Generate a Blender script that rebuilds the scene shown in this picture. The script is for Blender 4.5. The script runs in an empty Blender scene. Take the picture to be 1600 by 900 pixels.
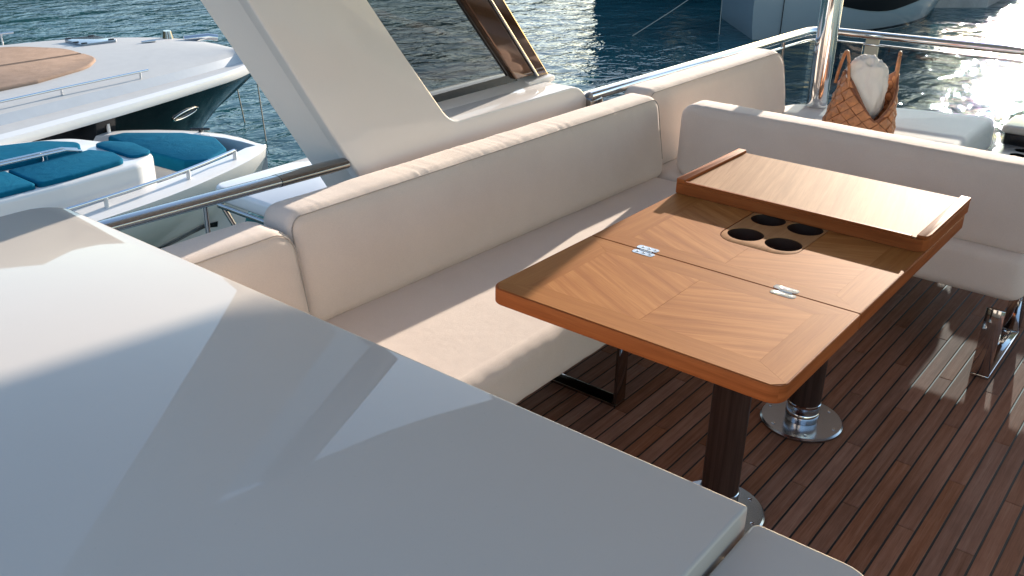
import bpy, bmesh, math, random
from mathutils import Vector, Matrix, noise
random.seed(7)
R = math.radians
sc = bpy.context.scene
C = sc.collection

# ------------------------------------------------------------------ camera, sky, sun, exposure
cam_d = bpy.data.cameras.new('camera'); cam = bpy.data.objects.new('camera', cam_d); C.objects.link(cam)
cam_d.sensor_width = 36.0; cam_d.lens = 36.0 * 1470.946 / 1600.0
cam_d.clip_start = 0.02; cam_d.clip_end = 8000
cam.matrix_world = Matrix((( 0.62238686, 0.32240056, -0.7132268, 0.0),
                           (-0.78255628, 0.27435847, -0.5588677, 0.0),
                           ( 0.01550056, 0.90597203, 0.42305369, 1.6279),
                           (0, 0, 0, 1)))
sc.camera = cam
SUN_AZ, SUN_EL = R(10.15), R(13.4)          # azimuth from +X towards +Y
w = bpy.data.worlds.new('World'); sc.world = w; w.use_nodes = True
wn = w.node_tree.nodes; wl = w.node_tree.links
sky = wn.new('ShaderNodeTexSky'); sky.sky_type = 'NISHITA'; sky.sun_disc = False
sky.sun_elevation = SUN_EL; sky.sun_rotation = math.pi / 2 - SUN_AZ
sky.altitude = 0; sky.air_density = 1.0; sky.dust_density = 0.45; sky.ozone_density = 1.0
wn['Background'].inputs['Strength'].default_value = 0.15
wl.new(sky.outputs[0], wn['Background'].inputs['Color'])
sun_d = bpy.data.lights.new('sun', 'SUN'); sun = bpy.data.objects.new('sun', sun_d); C.objects.link(sun)
sun_d.energy = 4.5; sun_d.angle = R(0.53); sun_d.color = (1.0, 0.88, 0.74)
sun.location = (30, 6, 20)
sd = Vector((math.cos(SUN_AZ) * math.cos(SUN_EL), math.sin(SUN_AZ) * math.cos(SUN_EL), math.sin(SUN_EL)))
sun.rotation_euler = sd.to_track_quat('Z', 'Y').to_euler()
vs = sc.view_settings; vs.view_transform = 'Standard'; vs.look = 'None'; vs.gamma = 1.0; vs.use_curve_mapping = False
vs.exposure = 1.36
sc.cycles.use_denoising = True
sc.cycles.max_bounces = 10; sc.cycles.transparent_max_bounces = 12
sc.cycles.sample_clamp_indirect = 6.0
sc.cycles.caustics_reflective = False; sc.cycles.caustics_refractive = False

WATER = -2.8

# ------------------------------------------------------------------ materials
def nmat(name):
    m = bpy.data.materials.new(name); m.use_nodes = True
    return m, m.node_tree.nodes, m.node_tree.links, m.node_tree.nodes['Principled BSDF']
def ramp(n, l, src, stops):
    r = n.new('ShaderNodeValToRGB'); l.new(src, r.inputs[0])
    e = r.color_ramp.elements
    e[0].position, e[0].color = stops[0][0], (*stops[0][1], 1)
    e[1].position, e[1].color = stops[-1][0], (*stops[-1][1], 1)
    for p, c in stops[1:-1]:
        x = e.new(p); x.color = (*c, 1)
    return r.outputs[0]
def noise_n(n, l, vec, scale, detail=4, rough=.55, dist=0.0):
    t = n.new('ShaderNodeTexNoise'); t.inputs['Scale'].default_value = scale
    t.inputs['Detail'].default_value = detail; t.inputs['Roughness'].default_value = rough
    t.inputs['Distortion'].default_value = dist
    if vec is not None: l.new(vec, t.inputs['Vector'])
    return t.outputs['Fac']
def mapping(n, l, src, scale=(1, 1, 1), loc=(0, 0, 0), rot=(0, 0, 0)):
    m = n.new('ShaderNodeMapping'); l.new(src, m.inputs['Vector'])
    m.inputs['Scale'].default_value = scale; m.inputs['Location'].default_value = loc; m.inputs['Rotation'].default_value = rot
    return m.outputs[0]
def bump(n, l, h, strength, dist, normal=None):
    b = n.new('ShaderNodeBump'); b.inputs['Strength'].default_value = strength; b.inputs['Distance'].default_value = dist
    l.new(h, b.inputs['Height'])
    if normal is not None: l.new(normal, b.inputs['Normal'])
    return b.outputs[0]
def math_n(n, l, op, a, b):
    m = n.new('ShaderNodeMath'); m.operation = op
    for i, v in enumerate((a, b)):
        if isinstance(v, (int, float)): m.inputs[i].default_value = v
        else: l.new(v, m.inputs[i])
    return m.outputs[0]
def mixc(n, l, f, a, b, mode='MIX'):
    m = n.new('ShaderNodeMix'); m.data_type = 'RGBA'; m.blend_type = mode
    if isinstance(f, (int, float)): m.inputs[0].default_value = f
    else: l.new(f, m.inputs[0])
    for i, v in ((6, a), (7, b)):
        if isinstance(v, tuple): m.inputs[i].default_value = (*v, 1)
        else: l.new(v, m.inputs[i])
    return m.outputs[2]

def simple(name, col, rough=.4, metal=0.0, coat=0.0, spec=.5, var=0.0, vscale=6.0, bumpy=0.0, bscale=200.0):
    m, n, l, p = nmat(name)
    p.inputs['Roughness'].default_value = rough; p.inputs['Metallic'].default_value = metal
    p.inputs['Coat Weight'].default_value = coat; p.inputs['Coat Roughness'].default_value = .03
    p.inputs['Specular IOR Level'].default_value = spec
    g = n.new('ShaderNodeNewGeometry').outputs['Position']
    f = noise_n(n, l, g, vscale, 5, .6)
    a = tuple(max(0, c * (1 - var)) for c in col); b = tuple(min(1, c * (1 + var)) for c in col)
    l.new(ramp(n, l, f, [(.3, a), (.7, b)]), p.inputs['Base Color'])
    if bumpy:
        l.new(bump(n, l, noise_n(n, l, g, bscale, 3), .5, bumpy), p.inputs['Normal'])
    return m

def gelcoat(name, col, rough=.09, wav=.0015, spec=.4):
    m, n, l, p = nmat(name)
    g = n.new('ShaderNodeNewGeometry').outputs['Position']
    f = noise_n(n, l, g, 3.0, 5, .6)
    gc = ramp(n, l, f, [(.25, tuple(c * .96 for c in col)), (.75, col)])
    dust = noise_n(n, l, g, 260, 2, .5)
    gc = mixc(n, l, math_n(n, l, 'MULTIPLY', ramp(n, l, dust, [(.70, (0, 0, 0)), (.76, (1, 1, 1))]), .22), gc, (.30, .28, .25))
    l.new(gc, p.inputs['Base Color']); p.inputs['Specular IOR Level'].default_value = spec
    r = noise_n(n, l, g, 25, 4, .6)
    mr = n.new('ShaderNodeMapRange'); l.new(r, mr.inputs[0]); mr.inputs[3].default_value = rough * .6; mr.inputs[4].default_value = rough * 1.5
    l.new(mr.outputs[0], p.inputs['Roughness'])
    p.inputs['IOR'].default_value = 1.5
    l.new(bump(n, l, noise_n(n, l, g, 3.5, 2), .35, wav), p.inputs['Normal'])
    return m

def fabric(name, col, col2, weave=900.0, depth=.0006, sheen=.2, crease=.0022):
    m, n, l, p = nmat(name)
    g = n.new('ShaderNodeNewGeometry').outputs['Position']
    f = noise_n(n, l, g, 5.0, 4, .6)
    f2 = noise_n(n, l, g, 420.0, 2, .6)
    c1 = ramp(n, l, f, [(.3, col), (.7, col2)])
    c2 = mixc(n, l, .2, c1, ramp(n, l, f2, [(.35, tuple(c * .8 for c in col)), (.65, tuple(min(1, c * 1.1) for c in col2))]))
    l.new(c2, p.inputs['Base Color'])
    p.inputs['Roughness'].default_value = .9; p.inputs['Specular IOR Level'].default_value = .2 if sheen > 0 else .03
    p.inputs['Sheen Weight'].default_value = sheen; p.inputs['Sheen Roughness'].default_value = .5
    h1 = noise_n(n, l, g, weave, 2, .7)
    h2 = noise_n(n, l, g, 28.0 if crease < .01 else 5.0, 3, .5, .0 if crease < .01 else 1.5)
    b1 = bump(n, l, h1, .7, depth)
    b2 = bump(n, l, h2, .35, crease, b1)
    l.new(b2, p.inputs['Normal'])
    return m

def wood(name, dark, mid, light, rough=.3, coat=.25, along=2.2, across=55.0, pores=.35, rnd=False, bumpd=.0004):
    """grain runs along U of the mesh's own UV layout (metres)"""
    m, n, l, p = nmat(name)
    uv = n.new('ShaderNodeUVMap').outputs[0]
    oi = n.new('ShaderNodeObjectInfo').outputs['Random']
    cmb = n.new('ShaderNodeCombineXYZ'); l.new(math_n(n, l, 'MULTIPLY', oi, 37.0), cmb.inputs[0]); l.new(math_n(n, l, 'MULTIPLY', oi, 13.0), cmb.inputs[1])
    va = n.new('ShaderNodeVectorMath'); va.operation = 'ADD'; l.new(uv, va.inputs[0]); l.new(cmb.outputs[0], va.inputs[1])
    v = va.outputs[0]
    g1 = noise_n(n, l, mapping(n, l, v, (along * 1.1, across * .8, 1)), 1.0, 6, .62, .35)
    g2 = noise_n(n, l, mapping(n, l, v, (along * 6, across * 6, 1)), 1.0, 3, .6)
    g3 = noise_n(n, l, mapping(n, l, v, (1.3, 5, 1)), 1.0, 3, .5)
    c1 = ramp(n, l, g1, [(.34, dark), (.5, mid), (.66, light)])
    c2 = mixc(n, l, math_n(n, l, 'MULTIPLY', ramp(n, l, g2, [(.30, (1, 1, 1)), (.52, (0, 0, 0))]), pores), c1, tuple(c * .45 for c in dark))
    c3 = mixc(n, l, .35, c2, ramp(n, l, g3, [(.3, dark), (.7, light)]))
    if rnd:
        rv = n.new('ShaderNodeMapRange'); l.new(oi, rv.inputs[0]); rv.inputs[3].default_value = .84; rv.inputs[4].default_value = 1.14
        hsv = n.new('ShaderNodeHueSaturation'); l.new(c3, hsv.inputs['Color']); l.new(rv.outputs[0], hsv.inputs['Value'])
        rs = n.new('ShaderNodeMapRange'); l.new(math_n(n, l, 'FRACT', math_n(n, l, 'MULTIPLY', oi, 17.3), 0), rs.inputs[0]); rs.inputs[3].default_value = .92; rs.inputs[4].default_value = 1.12
        l.new(rs.outputs[0], hsv.inputs['Saturation']); c3 = hsv.outputs[0]
        gp = n.new('ShaderNodeNewGeometry').outputs['Position']
        c3 = mixc(n, l, .55, c3, ramp(n, l, noise_n(n, l, gp, 3.2, 5, .65), [(.32, (.62, .60, .60)), (.62, (1, 1, 1))]), 'MULTIPLY')
    l.new(c3, p.inputs['Base Color'])
    p.inputs['Roughness'].default_value = rough; p.inputs['Coat Weight'].default_value = coat; p.inputs['Coat Roughness'].default_value = .22; p.inputs['Specular IOR Level'].default_value = .04
    l.new(bump(n, l, g2, .5, bumpd), p.inputs['Normal'])
    return m

M = {}
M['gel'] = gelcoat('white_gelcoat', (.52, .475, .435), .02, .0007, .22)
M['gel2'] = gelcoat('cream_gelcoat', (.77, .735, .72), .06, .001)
M['roof'] = gelcoat('roof_gelcoat', (.80, .80, .79), .2)
M['fab'] = fabric('cream_fabric', (.65, .54, .47), (.70, .59, .515))
M['fab_grey'] = fabric('pale_grey_fabric', (.60, .58, .54), (.65, .62, .58))
M['seam'] = fabric('seam_fabric', (.34, .29, .25), (.40, .34, .30))
M['wood_edge'] = wood('solid_teak_edge', (.19, .048, .014), (.28, .078, .023), (.36, .115, .036), .5, .0)
M['veneer'] = wood('teak_veneer', (.25, .083, .022), (.37, .145, .042), (.48, .215, .072), .6, .0)
M['veneer2'] = wood('teak_veneer_border', (.28, .10, .027), (.34, .133, .037), (.40, .168, .050), .6, .0)
M['bare_wood'] = wood('pale_teak_underside', (.26, .135, .068), (.36, .205, .112), (.45, .275, .16), .6, .0)
M['insert'] = wood('teak_insert', (.32, .15, .06), (.39, .19, .082), (.44, .225, .10), .66, .0)
M['cup'] = simple('cup_painted_shade', (.035, .012, .006), .5, var=.1)  # shade inside the cup holes painted as near-black brown
M['plank'] = wood('teak_plank', (.24, .105, .062), (.325, .15, .094), (.40, .205, .138), .62, 0.0, 2.5, 90, .55, True, .0008)
M['caulk'] = simple('black_caulk', (.006, .006, .007), .6)
M['wenge'] = wood('dark_column_wood', (.022, .012, .010), (.04, .022, .018), (.06, .035, .028), .3, .3, 2, 80)
M['steel'] = simple('polished_steel', (.62, .63, .65), .07, 1.0, var=.03)
M['steel2'] = simple('brushed_steel', (.42, .43, .45), .2, 1.0, var=.05, bumpy=.0005, bscale=60)
M['chrome_dark'] = simple('smoked_chrome', (.30, .29, .28), .08, 1.0, var=.03)
M['bronze'] = simple('bronze_lacquer', (.16, .085, .05), .06, .6, .8, var=.05)
M['black'] = simple('black_trim', (.008, .008, .009), .25)
M['hull_black'] = simple('black_hull', (.005, .006, .007), .12, 0, .0, .25)
M['hull_navy'] = simple('navy_hull', (.008, .012, .018), .08, 0, .5)
M['hull_white'] = gelcoat('white_hull', (.66, .65, .635), .14)
M['hull_grey'] = gelcoat('pale_blue_grey_hull', (.23, .265, .285), .2)
M['deck_grey'] = simple('nonskid_deck', (.43, .42, .405), .6, var=.04, bumpy=.001, bscale=300)
M['deck_blue_grey'] = simple('side_deck_grey', (.36, .39, .42), .5, var=.04)  # darker blue-grey tone for sloped deck sides, locker and dinghy
M['blue'] = fabric('blue_canvas', (.003, .085, .150), (.005, .105, .185), 300, .001, 0.0, .02)
M['tan'] = fabric('tan_sunpad', (.25, .175, .13), (.33, .235, .18), 120, .003, 0.0, .012)
M['wicker'] = simple('woven_leather', (.47, .20, .085), .5, var=.22, vscale=45, bumpy=.0012, bscale=160)
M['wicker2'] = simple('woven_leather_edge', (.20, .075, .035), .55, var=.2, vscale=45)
M['towel'] = fabric('white_towel', (.72, .70, .67), (.78, .76, .73), 700, .001)
M['rope'] = simple('mooring_rope', (.30, .28, .24), .9, var=.2, vscale=30)
M['concrete'] = simple('quay_concrete', (.30, .28, .26), .9, var=.25, vscale=1.2, bumpy=.02, bscale=8)
M['window_black'] = simple('matt_black_glazing', (.006, .007, .009), .5, spec=.08)
M['beige_plate'] = simple('beige_bracket', (.46, .41, .32), .4)
M['alu'] = simple('aluminium_tray', (.62, .63, .64), .22, .9, var=.04)
M['hatch_glass'] = simple('smoked_hatch', (.16, .20, .24), .12, 0, .6)

def glass(name, tint, ior=1.45, refl=1.0):
    m = bpy.data.materials.new(name); m.use_nodes = True
    n, l = m.node_tree.nodes, m.node_tree.links; n.clear()
    o = n.new('ShaderNodeOutputMaterial'); t = n.new('ShaderNodeBsdfTransparent'); t.inputs[0].default_value = (*tint, 1)
    g = n.new('ShaderNodeBsdfGlossy'); g.inputs['Roughness'].default_value = .015; g.inputs[0].default_value = (refl, refl, refl, 1)
    f = n.new('ShaderNodeFresnel'); f.inputs[0].default_value = ior
    geo = n.new('ShaderNodeNewGeometry')
    iv = n.new('ShaderNodeMapRange'); l.new(geo.outputs['Backfacing'], iv.inputs[0]); iv.inputs[3].default_value = ior; iv.inputs[4].default_value = 1.0 / ior; l.new(iv.outputs[0], f.inputs[0])
    nb = bump(n, l, noise_n(n, l, geo.outputs['Position'], 2.0, 2), .15, .002); l.new(nb, g.inputs['Normal'])
    x = n.new('ShaderNodeMixShader'); l.new(f.outputs[0], x.inputs[0]); l.new(t.outputs[0], x.inputs[1]); l.new(g.outputs[0], x.inputs[2]); l.new(x.outputs[0], o.inputs[0])
    return m
M['glass_dark'] = glass('smoked_window_glass', (.60, .59, .57), 1.45, .7)
M['glass_blue'] = glass('tinted_balustrade_glass', (.47, .53, .56))

def water_mat():
    m, n, l, p = nmat('harbour_water')
    g = n.new('ShaderNodeNewGeometry').outputs['Position']
    mp = mapping(n, l, g, (1.0, 1.5, 1.0), rot=(0, 0, R(38)))
    h1 = noise_n(n, l, mp, .5, 2, .5, .4)
    h2 = noise_n(n, l, mp, 1.35, 3, .5, .7)
    h3 = noise_n(n, l, mp, 5.5, 2, .5)
    b = bump(n, l, h1, 1.0, .11); b = bump(n, l, h2, 1.0, .070, b); b = bump(n, l, h3, 1.0, .008, b)
    l.new(b, p.inputs['Normal'])
    f = noise_n(n, l, g, .12, 3)
    l.new(ramp(n, l, f, [(.35, (.008, .052, .064)), (.65, (.012, .074, .088))]), p.inputs['Base Color'])
    p.inputs['Specular IOR Level'].default_value = .15; p.inputs['Roughness'].default_value = .015; p.inputs['IOR'].default_value = 1.333
    return m
M['water'] = water_mat()
M['hill'] = simple('unseen_hill', (.045, .058, .04), .95, var=.45, vscale=.03)  # dark colour of the added shore that the water mirrors

# ------------------------------------------------------------------ builders (vertices in world metres)
def link(name, me, mat, parent=None, smooth=True, angle=None):
    o = bpy.data.objects.new(name, me); C.objects.link(o)
    if isinstance(mat, (list, tuple)):
        for k in mat: me.materials.append(M[k])
    elif mat: me.materials.append(M[mat])
    if smooth:
        me.polygons.foreach_set('use_smooth', [True] * len(me.polygons))
        if angle is not None: me.set_sharp_from_angle(angle=angle)
    if parent is not None: o.parent = parent
    me.update()
    return o
def root_loc(p):
    v = Vector((0, 0, 0))
    while p is not None:
        v += p.location; p = p.parent
    return v
def mesh(name, vs_, fs, mat, parent=None, smooth=True, angle=R(35), uv=None):
    me = bpy.data.meshes.new(name)
    off = root_loc(parent)
    me.from_pydata([tuple(Vector(v) - off) for v in vs_], [], fs)
    if uv:
        lay = me.uv_layers.new(name='UVMap')
        for poly in me.polygons:
            for li in poly.loop_indices:
                lay.data[li].uv = uv(Vector(vs_[me.loops[li].vertex_index]), poly.normal)
    return link(name, me, mat, parent, smooth, angle)
def from_bm(name, bm, mat, parent=None, smooth=True, angle=R(35), uv=None):
    bmesh.ops.recalc_face_normals(bm, faces=bm.faces)
    me = bpy.data.meshes.new(name); off = root_loc(parent)
    if uv:
        lay = bm.loops.layers.uv.new('UVMap')
        for f in bm.faces:
            for lp in f.loops: lp[lay].uv = uv(lp.vert.co, f.normal)
    bmesh.ops.translate(bm, verts=bm.verts, vec=-off)
    bm.to_mesh(me); bm.free()
    return link(name, me, mat, parent, smooth, angle)
def thing(name, label, cat, loc=(0, 0, 0), group=None, kind=None):
    o = bpy.data.objects.new(name, None); C.objects.link(o); o.location = loc; o.empty_display_size = .1
    tag(o, label, cat, group, kind); return o
def tag(o, label=None, cat=None, group=None, kind=None):
    if label: o['label'] = label
    if cat: o['category'] = cat
    if group: o['group'] = group
    if kind: o['kind'] = kind
    return o
def uv_dir(ang):
    ca, sa = math.cos(ang), math.sin(ang)
    def f(co, nrm):
        if abs(nrm.z) > .6: return (co.x * ca + co.y * sa, -co.x * sa + co.y * ca)
        if abs(nrm.y) > abs(nrm.x): return (co.x, co.z * 1.0 + 5)
        return (co.y, co.z * 1.0 + 9)
    return f
def rounded_poly(pts, seg=6):
    """pts: (x, y, radius) counter-clockwise -> outline points"""
    out = []; n = len(pts)
    for i in range(n):
        x, y, r = pts[i]; P = Vector((x, y)); A = Vector(pts[i - 1][:2]); B = Vector(pts[(i + 1) % n][:2])
        if r <= 0: out.append((x, y)); continue
        d1 = (A - P).normalized(); d2 = (B - P).normalized(); ang = d1.angle(d2)
        t = r / math.tan(ang / 2); c = P + (d1 + d2).normalized() * (r / math.sin(ang / 2))
        p1 = P + d1 * t; p2 = P + d2 * t
        a1 = math.atan2(p1.y - c.y, p1.x - c.x); a2 = math.atan2(p2.y - c.y, p2.x - c.x)
        da = (a2 - a1 + math.pi) % (2 * math.pi) - math.pi
        for k in range(seg + 1):
            a = a1 + da * k / seg; out.append((c.x + r * math.cos(a), c.y + r * math.sin(a)))
    return out
def slab(name, outline, z0, z1, mat, parent=None, r=0.0, seg=3, uv=None, rb=None, holes=(), angle=R(35)):
    """extruded outline with rounded top (r) and bottom (rb) edge, optional through holes"""
    n = len(outline); rb = r if rb is None else rb
    P = [Vector(p) for p in outline]; N = []
    for i in range(n):
        e1 = (P[i] - P[i - 1]); e2 = (P[(i + 1) % n] - P[i])
        n1 = Vector((e1.y, -e1.x)).normalized() if e1.length > 1e-9 else Vector((0, 0)); n2 = Vector((e2.y, -e2.x)).normalized() if e2.length > 1e-9 else n1
        b = (n1 + n2); b = b.normalized() if b.length > 1e-6 else n1
        c = max(.35, b.dot(n1)); N.append(b / c)
    prof = []
    if rb > 0: prof += [(rb * (1 - math.sin(a)), z0 + rb * (1 - math.cos(a))) for a in [math.pi / 2 * k / seg for k in range(seg + 1)]]
    else: prof += [(0, z0)]
    if r > 0: prof += [(r * (1 - math.cos(a)), z1 - r * (1 - math.sin(a))) for a in [math.pi / 2 * k / seg for k in range(seg + 1)]]
    else: prof += [(0, z1)]
    bm = bmesh.new(); rings = []
    for d, z in prof: rings.append([bm.verts.new((P[i].x - N[i].x * d, P[i].y - N[i].y * d, z)) for i in range(n)])
    for a, b in zip(rings, rings[1:]):
        for i in range(n): bm.faces.new((a[i], a[(i + 1) % n], b[(i + 1) % n], b[i]))
    if not holes:
        bm.faces.new(rings[-1]); bm.faces.new(list(reversed(rings[0])))
    else:
        for ring, z in ((rings[-1], z1), (rings[0], z0)):
            es = [bm.edges.get((ring[i], ring[(i + 1) % n])) for i in range(n)]
            for h in holes:
                hv = [bm.verts.new((x, y, z)) for x, y in h]
                es += [bm.edges.new((hv[i], hv[(i + 1) % len(hv)])) for i in range(len(hv))]
                _store.setdefault((id(bm), id(h)), []).append(hv)
            bmesh.ops.triangle_fill(bm, use_beauty=True, edges=es)
        for h in holes:
            a, b = _store.pop((id(bm), id(h)))
            for i in range(len(a)): bm.faces.new((a[i], b[i], b[(i + 1) % len(a)], a[(i + 1) % len(a)]))
    return from_bm(name, bm, mat, parent, True, angle, uv)
_store = {}
def circle(cx, cy, r, n=28, a0=0): return [(cx + r * math.cos(a0 + 2 * math.pi * k / n), cy + r * math.sin(a0 + 2 * math.pi * k / n)) for k in range(n)]
def rect(x0, x1, y0, y1, r=0.0): return [(x0, y0, r), (x1, y0, r), (x1, y1, r), (x0, y1, r)]
def box(name, x0, x1, y0, y1, z0, z1, mat, parent=None, r=.003, uv=None):
    return slab(name, rounded_poly(rect(x0, x1, y0, y1, r), 2) if r else [(x0, y0), (x1, y0), (x1, y1), (x0, y1)], z0, z1, mat, parent, r, 2, uv)
def tube(name, path, rad, mat, parent=None, n=12, caps=True, flat=(1, 1), up=Vector((0, 0, 1)), smooth_path=0):
    P = [Vector(p) for p in path]
    for _ in range(smooth_path):
        Q = [P[0]]
        for a, b in zip(P, P[1:]): Q += [a * .75 + b * .25, a * .25 + b * .75]
        Q.append(P[-1]); P = Q
    rads = rad if isinstance(rad, (list, tuple)) else [rad] * len(P)
    vs_, fs = [], []
    for i, p in enumerate(P):
        t = (P[min(i + 1, len(P) - 1)] - P[max(i - 1, 0)]).normalized()
        u = up if abs(t.dot(up)) < .95 else Vector((1, 0, 0))
        s = t.cross(u).normalized(); v = s.cross(t).normalized()
        for k in range(n):
            a = 2 * math.pi * k / n
            vs_.append(p + s * math.cos(a) * rads[i] * flat[0] + v * math.sin(a) * rads[i] * flat[1])
    for i in range(len(P) - 1):
        for k in range(n):
            fs.append((i * n + k, i * n + (k + 1) % n, (i + 1) * n + (k + 1) % n, (i + 1) * n + k))
    if caps:
        fs.append(tuple(reversed(range(n)))); fs.append(tuple(range((len(P) - 1) * n, len(P) * n)))
    return mesh(name, vs_, fs, mat, parent, True, R(50), uv=lambda co, nn: (co.z, co.x + co.y))
def lathe(name, cx, cy, prof, mat, parent=None, n=40, uv=None, open_top=False):
    vs_, fs = [], []
    for r, z in prof:
        for k in range(n): vs_.append((cx + r * math.cos(2 * math.pi * k / n), cy + r * math.sin(2 * math.pi * k / n), z))
    for i in range(len(prof) - 1):
        for k in range(n): fs.append((i * n + k, i * n + (k + 1) % n, (i + 1) * n + (k + 1) % n, (i + 1) * n + k))
    if prof[0][0] > 1e-4 and not open_top: fs.append(tuple(reversed(range(n))))
    if prof[-1][0] > 1e-4: fs.append(tuple(range((len(prof) - 1) * n, len(prof) * n)))
    return mesh(name, vs_, fs, mat, parent, True, R(40), uv)
def pillow(name, O, U, V, N, a, b, t, Rc, r, mat, parent, puff=.012, wr=.0021, seed=0, seam=True, seam_part='seam', Rc2=None, step=.0085):
    """upholstered pad. O centre of front face; U long axis (half a), V up axis (half b), N outwards (front); thickness t behind the front."""
    O, U, V, N = Vector(O), Vector(U).normalized(), Vector(V).normalized(), Vector(N).normalized()
    def outline(d):
        aa, bb = a - d, b - d; pts = []
        corners = [(1, -1), (1, 1), (-1, 1), (-1, -1)]
        # go round: right side up, top leftwards, left side down, bottom rightwards
        rad = lambda i: max((Rc2[i] if Rc2 else Rc) - d, min(.004, bb * .4))
        ns = 7
        nv, nu = max(4, int(2 * b / step)), max(4, int(2 * a / step))
        arcs = []
        for i, (sx, sy) in enumerate(corners):
            q = min(rad(i), aa * .98, bb * .98); cx, cy = sx * (aa - q), sy * (bb - q); a0 = {(1, -1): -90, (1, 1): 0, (-1, 1): 90, (-1, -1): 180}[(sx, sy)]
            arcs.append([(cx + q * math.cos(R(a0 + 90 * k / ns)), cy + q * math.sin(R(a0 + 90 * k / ns))) for k in range(ns + 1)])
        for i in range(4):
            pts += arcs[i]; p, q = arcs[i][-1], arcs[(i + 1) % 4][0]
            m = nv if i % 2 == 0 else nu
            pts += [(p[0] + (q[0] - p[0]) * k / m, p[1] + (q[1] - p[1]) * k / m) for k in range(1, m)]
        return pts
    sg = 5; rings = []
    inner = [.96, .8, .6, .4, .25, .14]
    for f in inner:
        d = r + (b - r) * f; rings.append((d, 0.0))
    for k in range(sg + 1):
        an = math.pi / 2 * k / sg; rings.append((r * (1 - math.sin(an)), r * (1 - math.cos(an))))
    for k in range(sg + 1):
        an = math.pi / 2 * k / sg; rings.append((r * (1 - math.cos(an)), t - r * (1 - math.sin(an))))
    for f in (.2, .5, .96): rings.append((r + (b - r) * f, t))
    vs_ = []; fs = []; cnt = None
    for d, tt in rings:
        ol = outline(d); cnt = len(ol)
        for (u, v) in ol:
            e = max(0, 1 - (abs(u) / a) ** 4) * max(0, 1 - (abs(v) / b) ** 2)
            bulge = puff * e if tt < t * .5 else -puff * .6 * e
            if d < r * 1.01 and tt > 1e-6: bulge *= (1 - 2 * tt / t) if False else 0
            p = O + U * u + V * v + N * (bulge - tt)
            # soft wrinkles pulled along the sewn edge
            ed = min(a - abs(u), b - abs(v)); edge = math.exp(-((ed - .004) / .030) ** 2)
            q = Vector((u * 105 + seed * 9.1, v * 16, tt * 12 + seed))
            wv = noise.noise(q) * wr * edge * max(0, .45 + 1.3 * noise.noise(Vector((u * 6.3 + seed * 2.7, v * 3, 4)))) + noise.noise(Vector((u * 7 + seed * 3, v * 7, tt * 7))) * .0022
            out = (U * (u / a) ** 7 + V * (v / b) ** 7 + N * (.9 if tt < t * .4 else -.5))
            if out.length > 1e-6: p += out.normalized() * wv
            vs_.append(p)
    for i in range(len(rings) - 1):
        for k in range(cnt):
            fs.append((i * cnt + k, i * cnt + (k + 1) % cnt, (i + 1) * cnt + (k + 1) % cnt, (i + 1) * cnt + k))
    fs.append(tuple(reversed(range(cnt)))); m0 = (len(rings) - 1) * cnt; fs.append(tuple(range(m0, m0 + cnt)))
    bm = bmesh.new(); bv = [bm.verts.new(v) for v in vs_]
    for f in fs:
        try: bm.faces.new([bv[i] for i in f])
        except ValueError: pass
    bmesh.ops.remove_doubles(bm, verts=bm.verts, dist=1e-5)
    o = from_bm(name, bm, mat, parent, True, R(80))
    if seam:
        an = R(40); d, tt = r * (1 - math.sin(an)) - .0012, r * (1 - math.cos(an)) - .0012
        ol = outline(max(d, 0.0)); pts = []
        for k, (u, v) in enumerate(ol):
            if v < -b * .55: continue
            e = max(0, 1 - (abs(u) / a) ** 4) * max(0, 1 - (abs(v) / b) ** 2)
            pts.append(O + U * u + V * v + N * (puff * e * 0 - tt) + Vector((0, 0, noise.noise(Vector((u * 20, seed, 0))) * .0006)))
        # order: outline starts at lower right corner and runs counter-clockwise, so the kept points are contiguous
        tube(seam_part, pts, .0019, 'seam', o, 6, False)
    return o

# ------------------------------------------------------------------ the setting: water
def build_water():
    bm = bmesh.new()
    S = 4000
    v = [bm.verts.new(p) for p in ((-S, -S, WATER), (S, -S, WATER), (S, S, WATER), (-S, S, WATER))]
    bm.faces.new(v)
    o = from_bm('water', bm, 'water', None, False); tag(o, kind='structure')
build_water()
def build_unseen_hills():
    # unseen shore added to hide the bright low sky from the water's reflection
    rings = []
    for k in range(0, 121):
        az = R(26 + 190 * k / 120); nz = noise.noise(Vector((k * .11, 2.0, 0))) * .5 + noise.noise(Vector((k * .37, 5.0, 0))) * .22
        hgt = max(3, (118 + 70 * nz) * min(1, k / 34 + .16)); d = 420 + 60 * noise.noise(Vector((k * .07, 9, 0)))
        row = []
        for (f, h) in ((1.0, -.02), (1.02, .10), (1.10, .45), (1.22, .8), (1.38, 1.0), (1.8, .9)):
            jit = 1 + .12 * noise.noise(Vector((k * .5, f * 9, 1)))
            row.append((math.cos(az) * d * f, math.sin(az) * d * f, WATER + hgt * h * jit - (1 if h < 0 else 0)))
        rings.append(row)
    n = 6; vs_ = [p for r_ in rings for p in r_]; fs = []
    for i in range(len(rings) - 1):
        for k in range(n - 1): fs.append((i * n + k, (i + 1) * n + k, (i + 1) * n + k + 1, i * n + k + 1))
    o = mesh('unseen_hills', vs_, fs, 'hill', None, True, None); tag(o, kind='structure')
build_unseen_hills()

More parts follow.
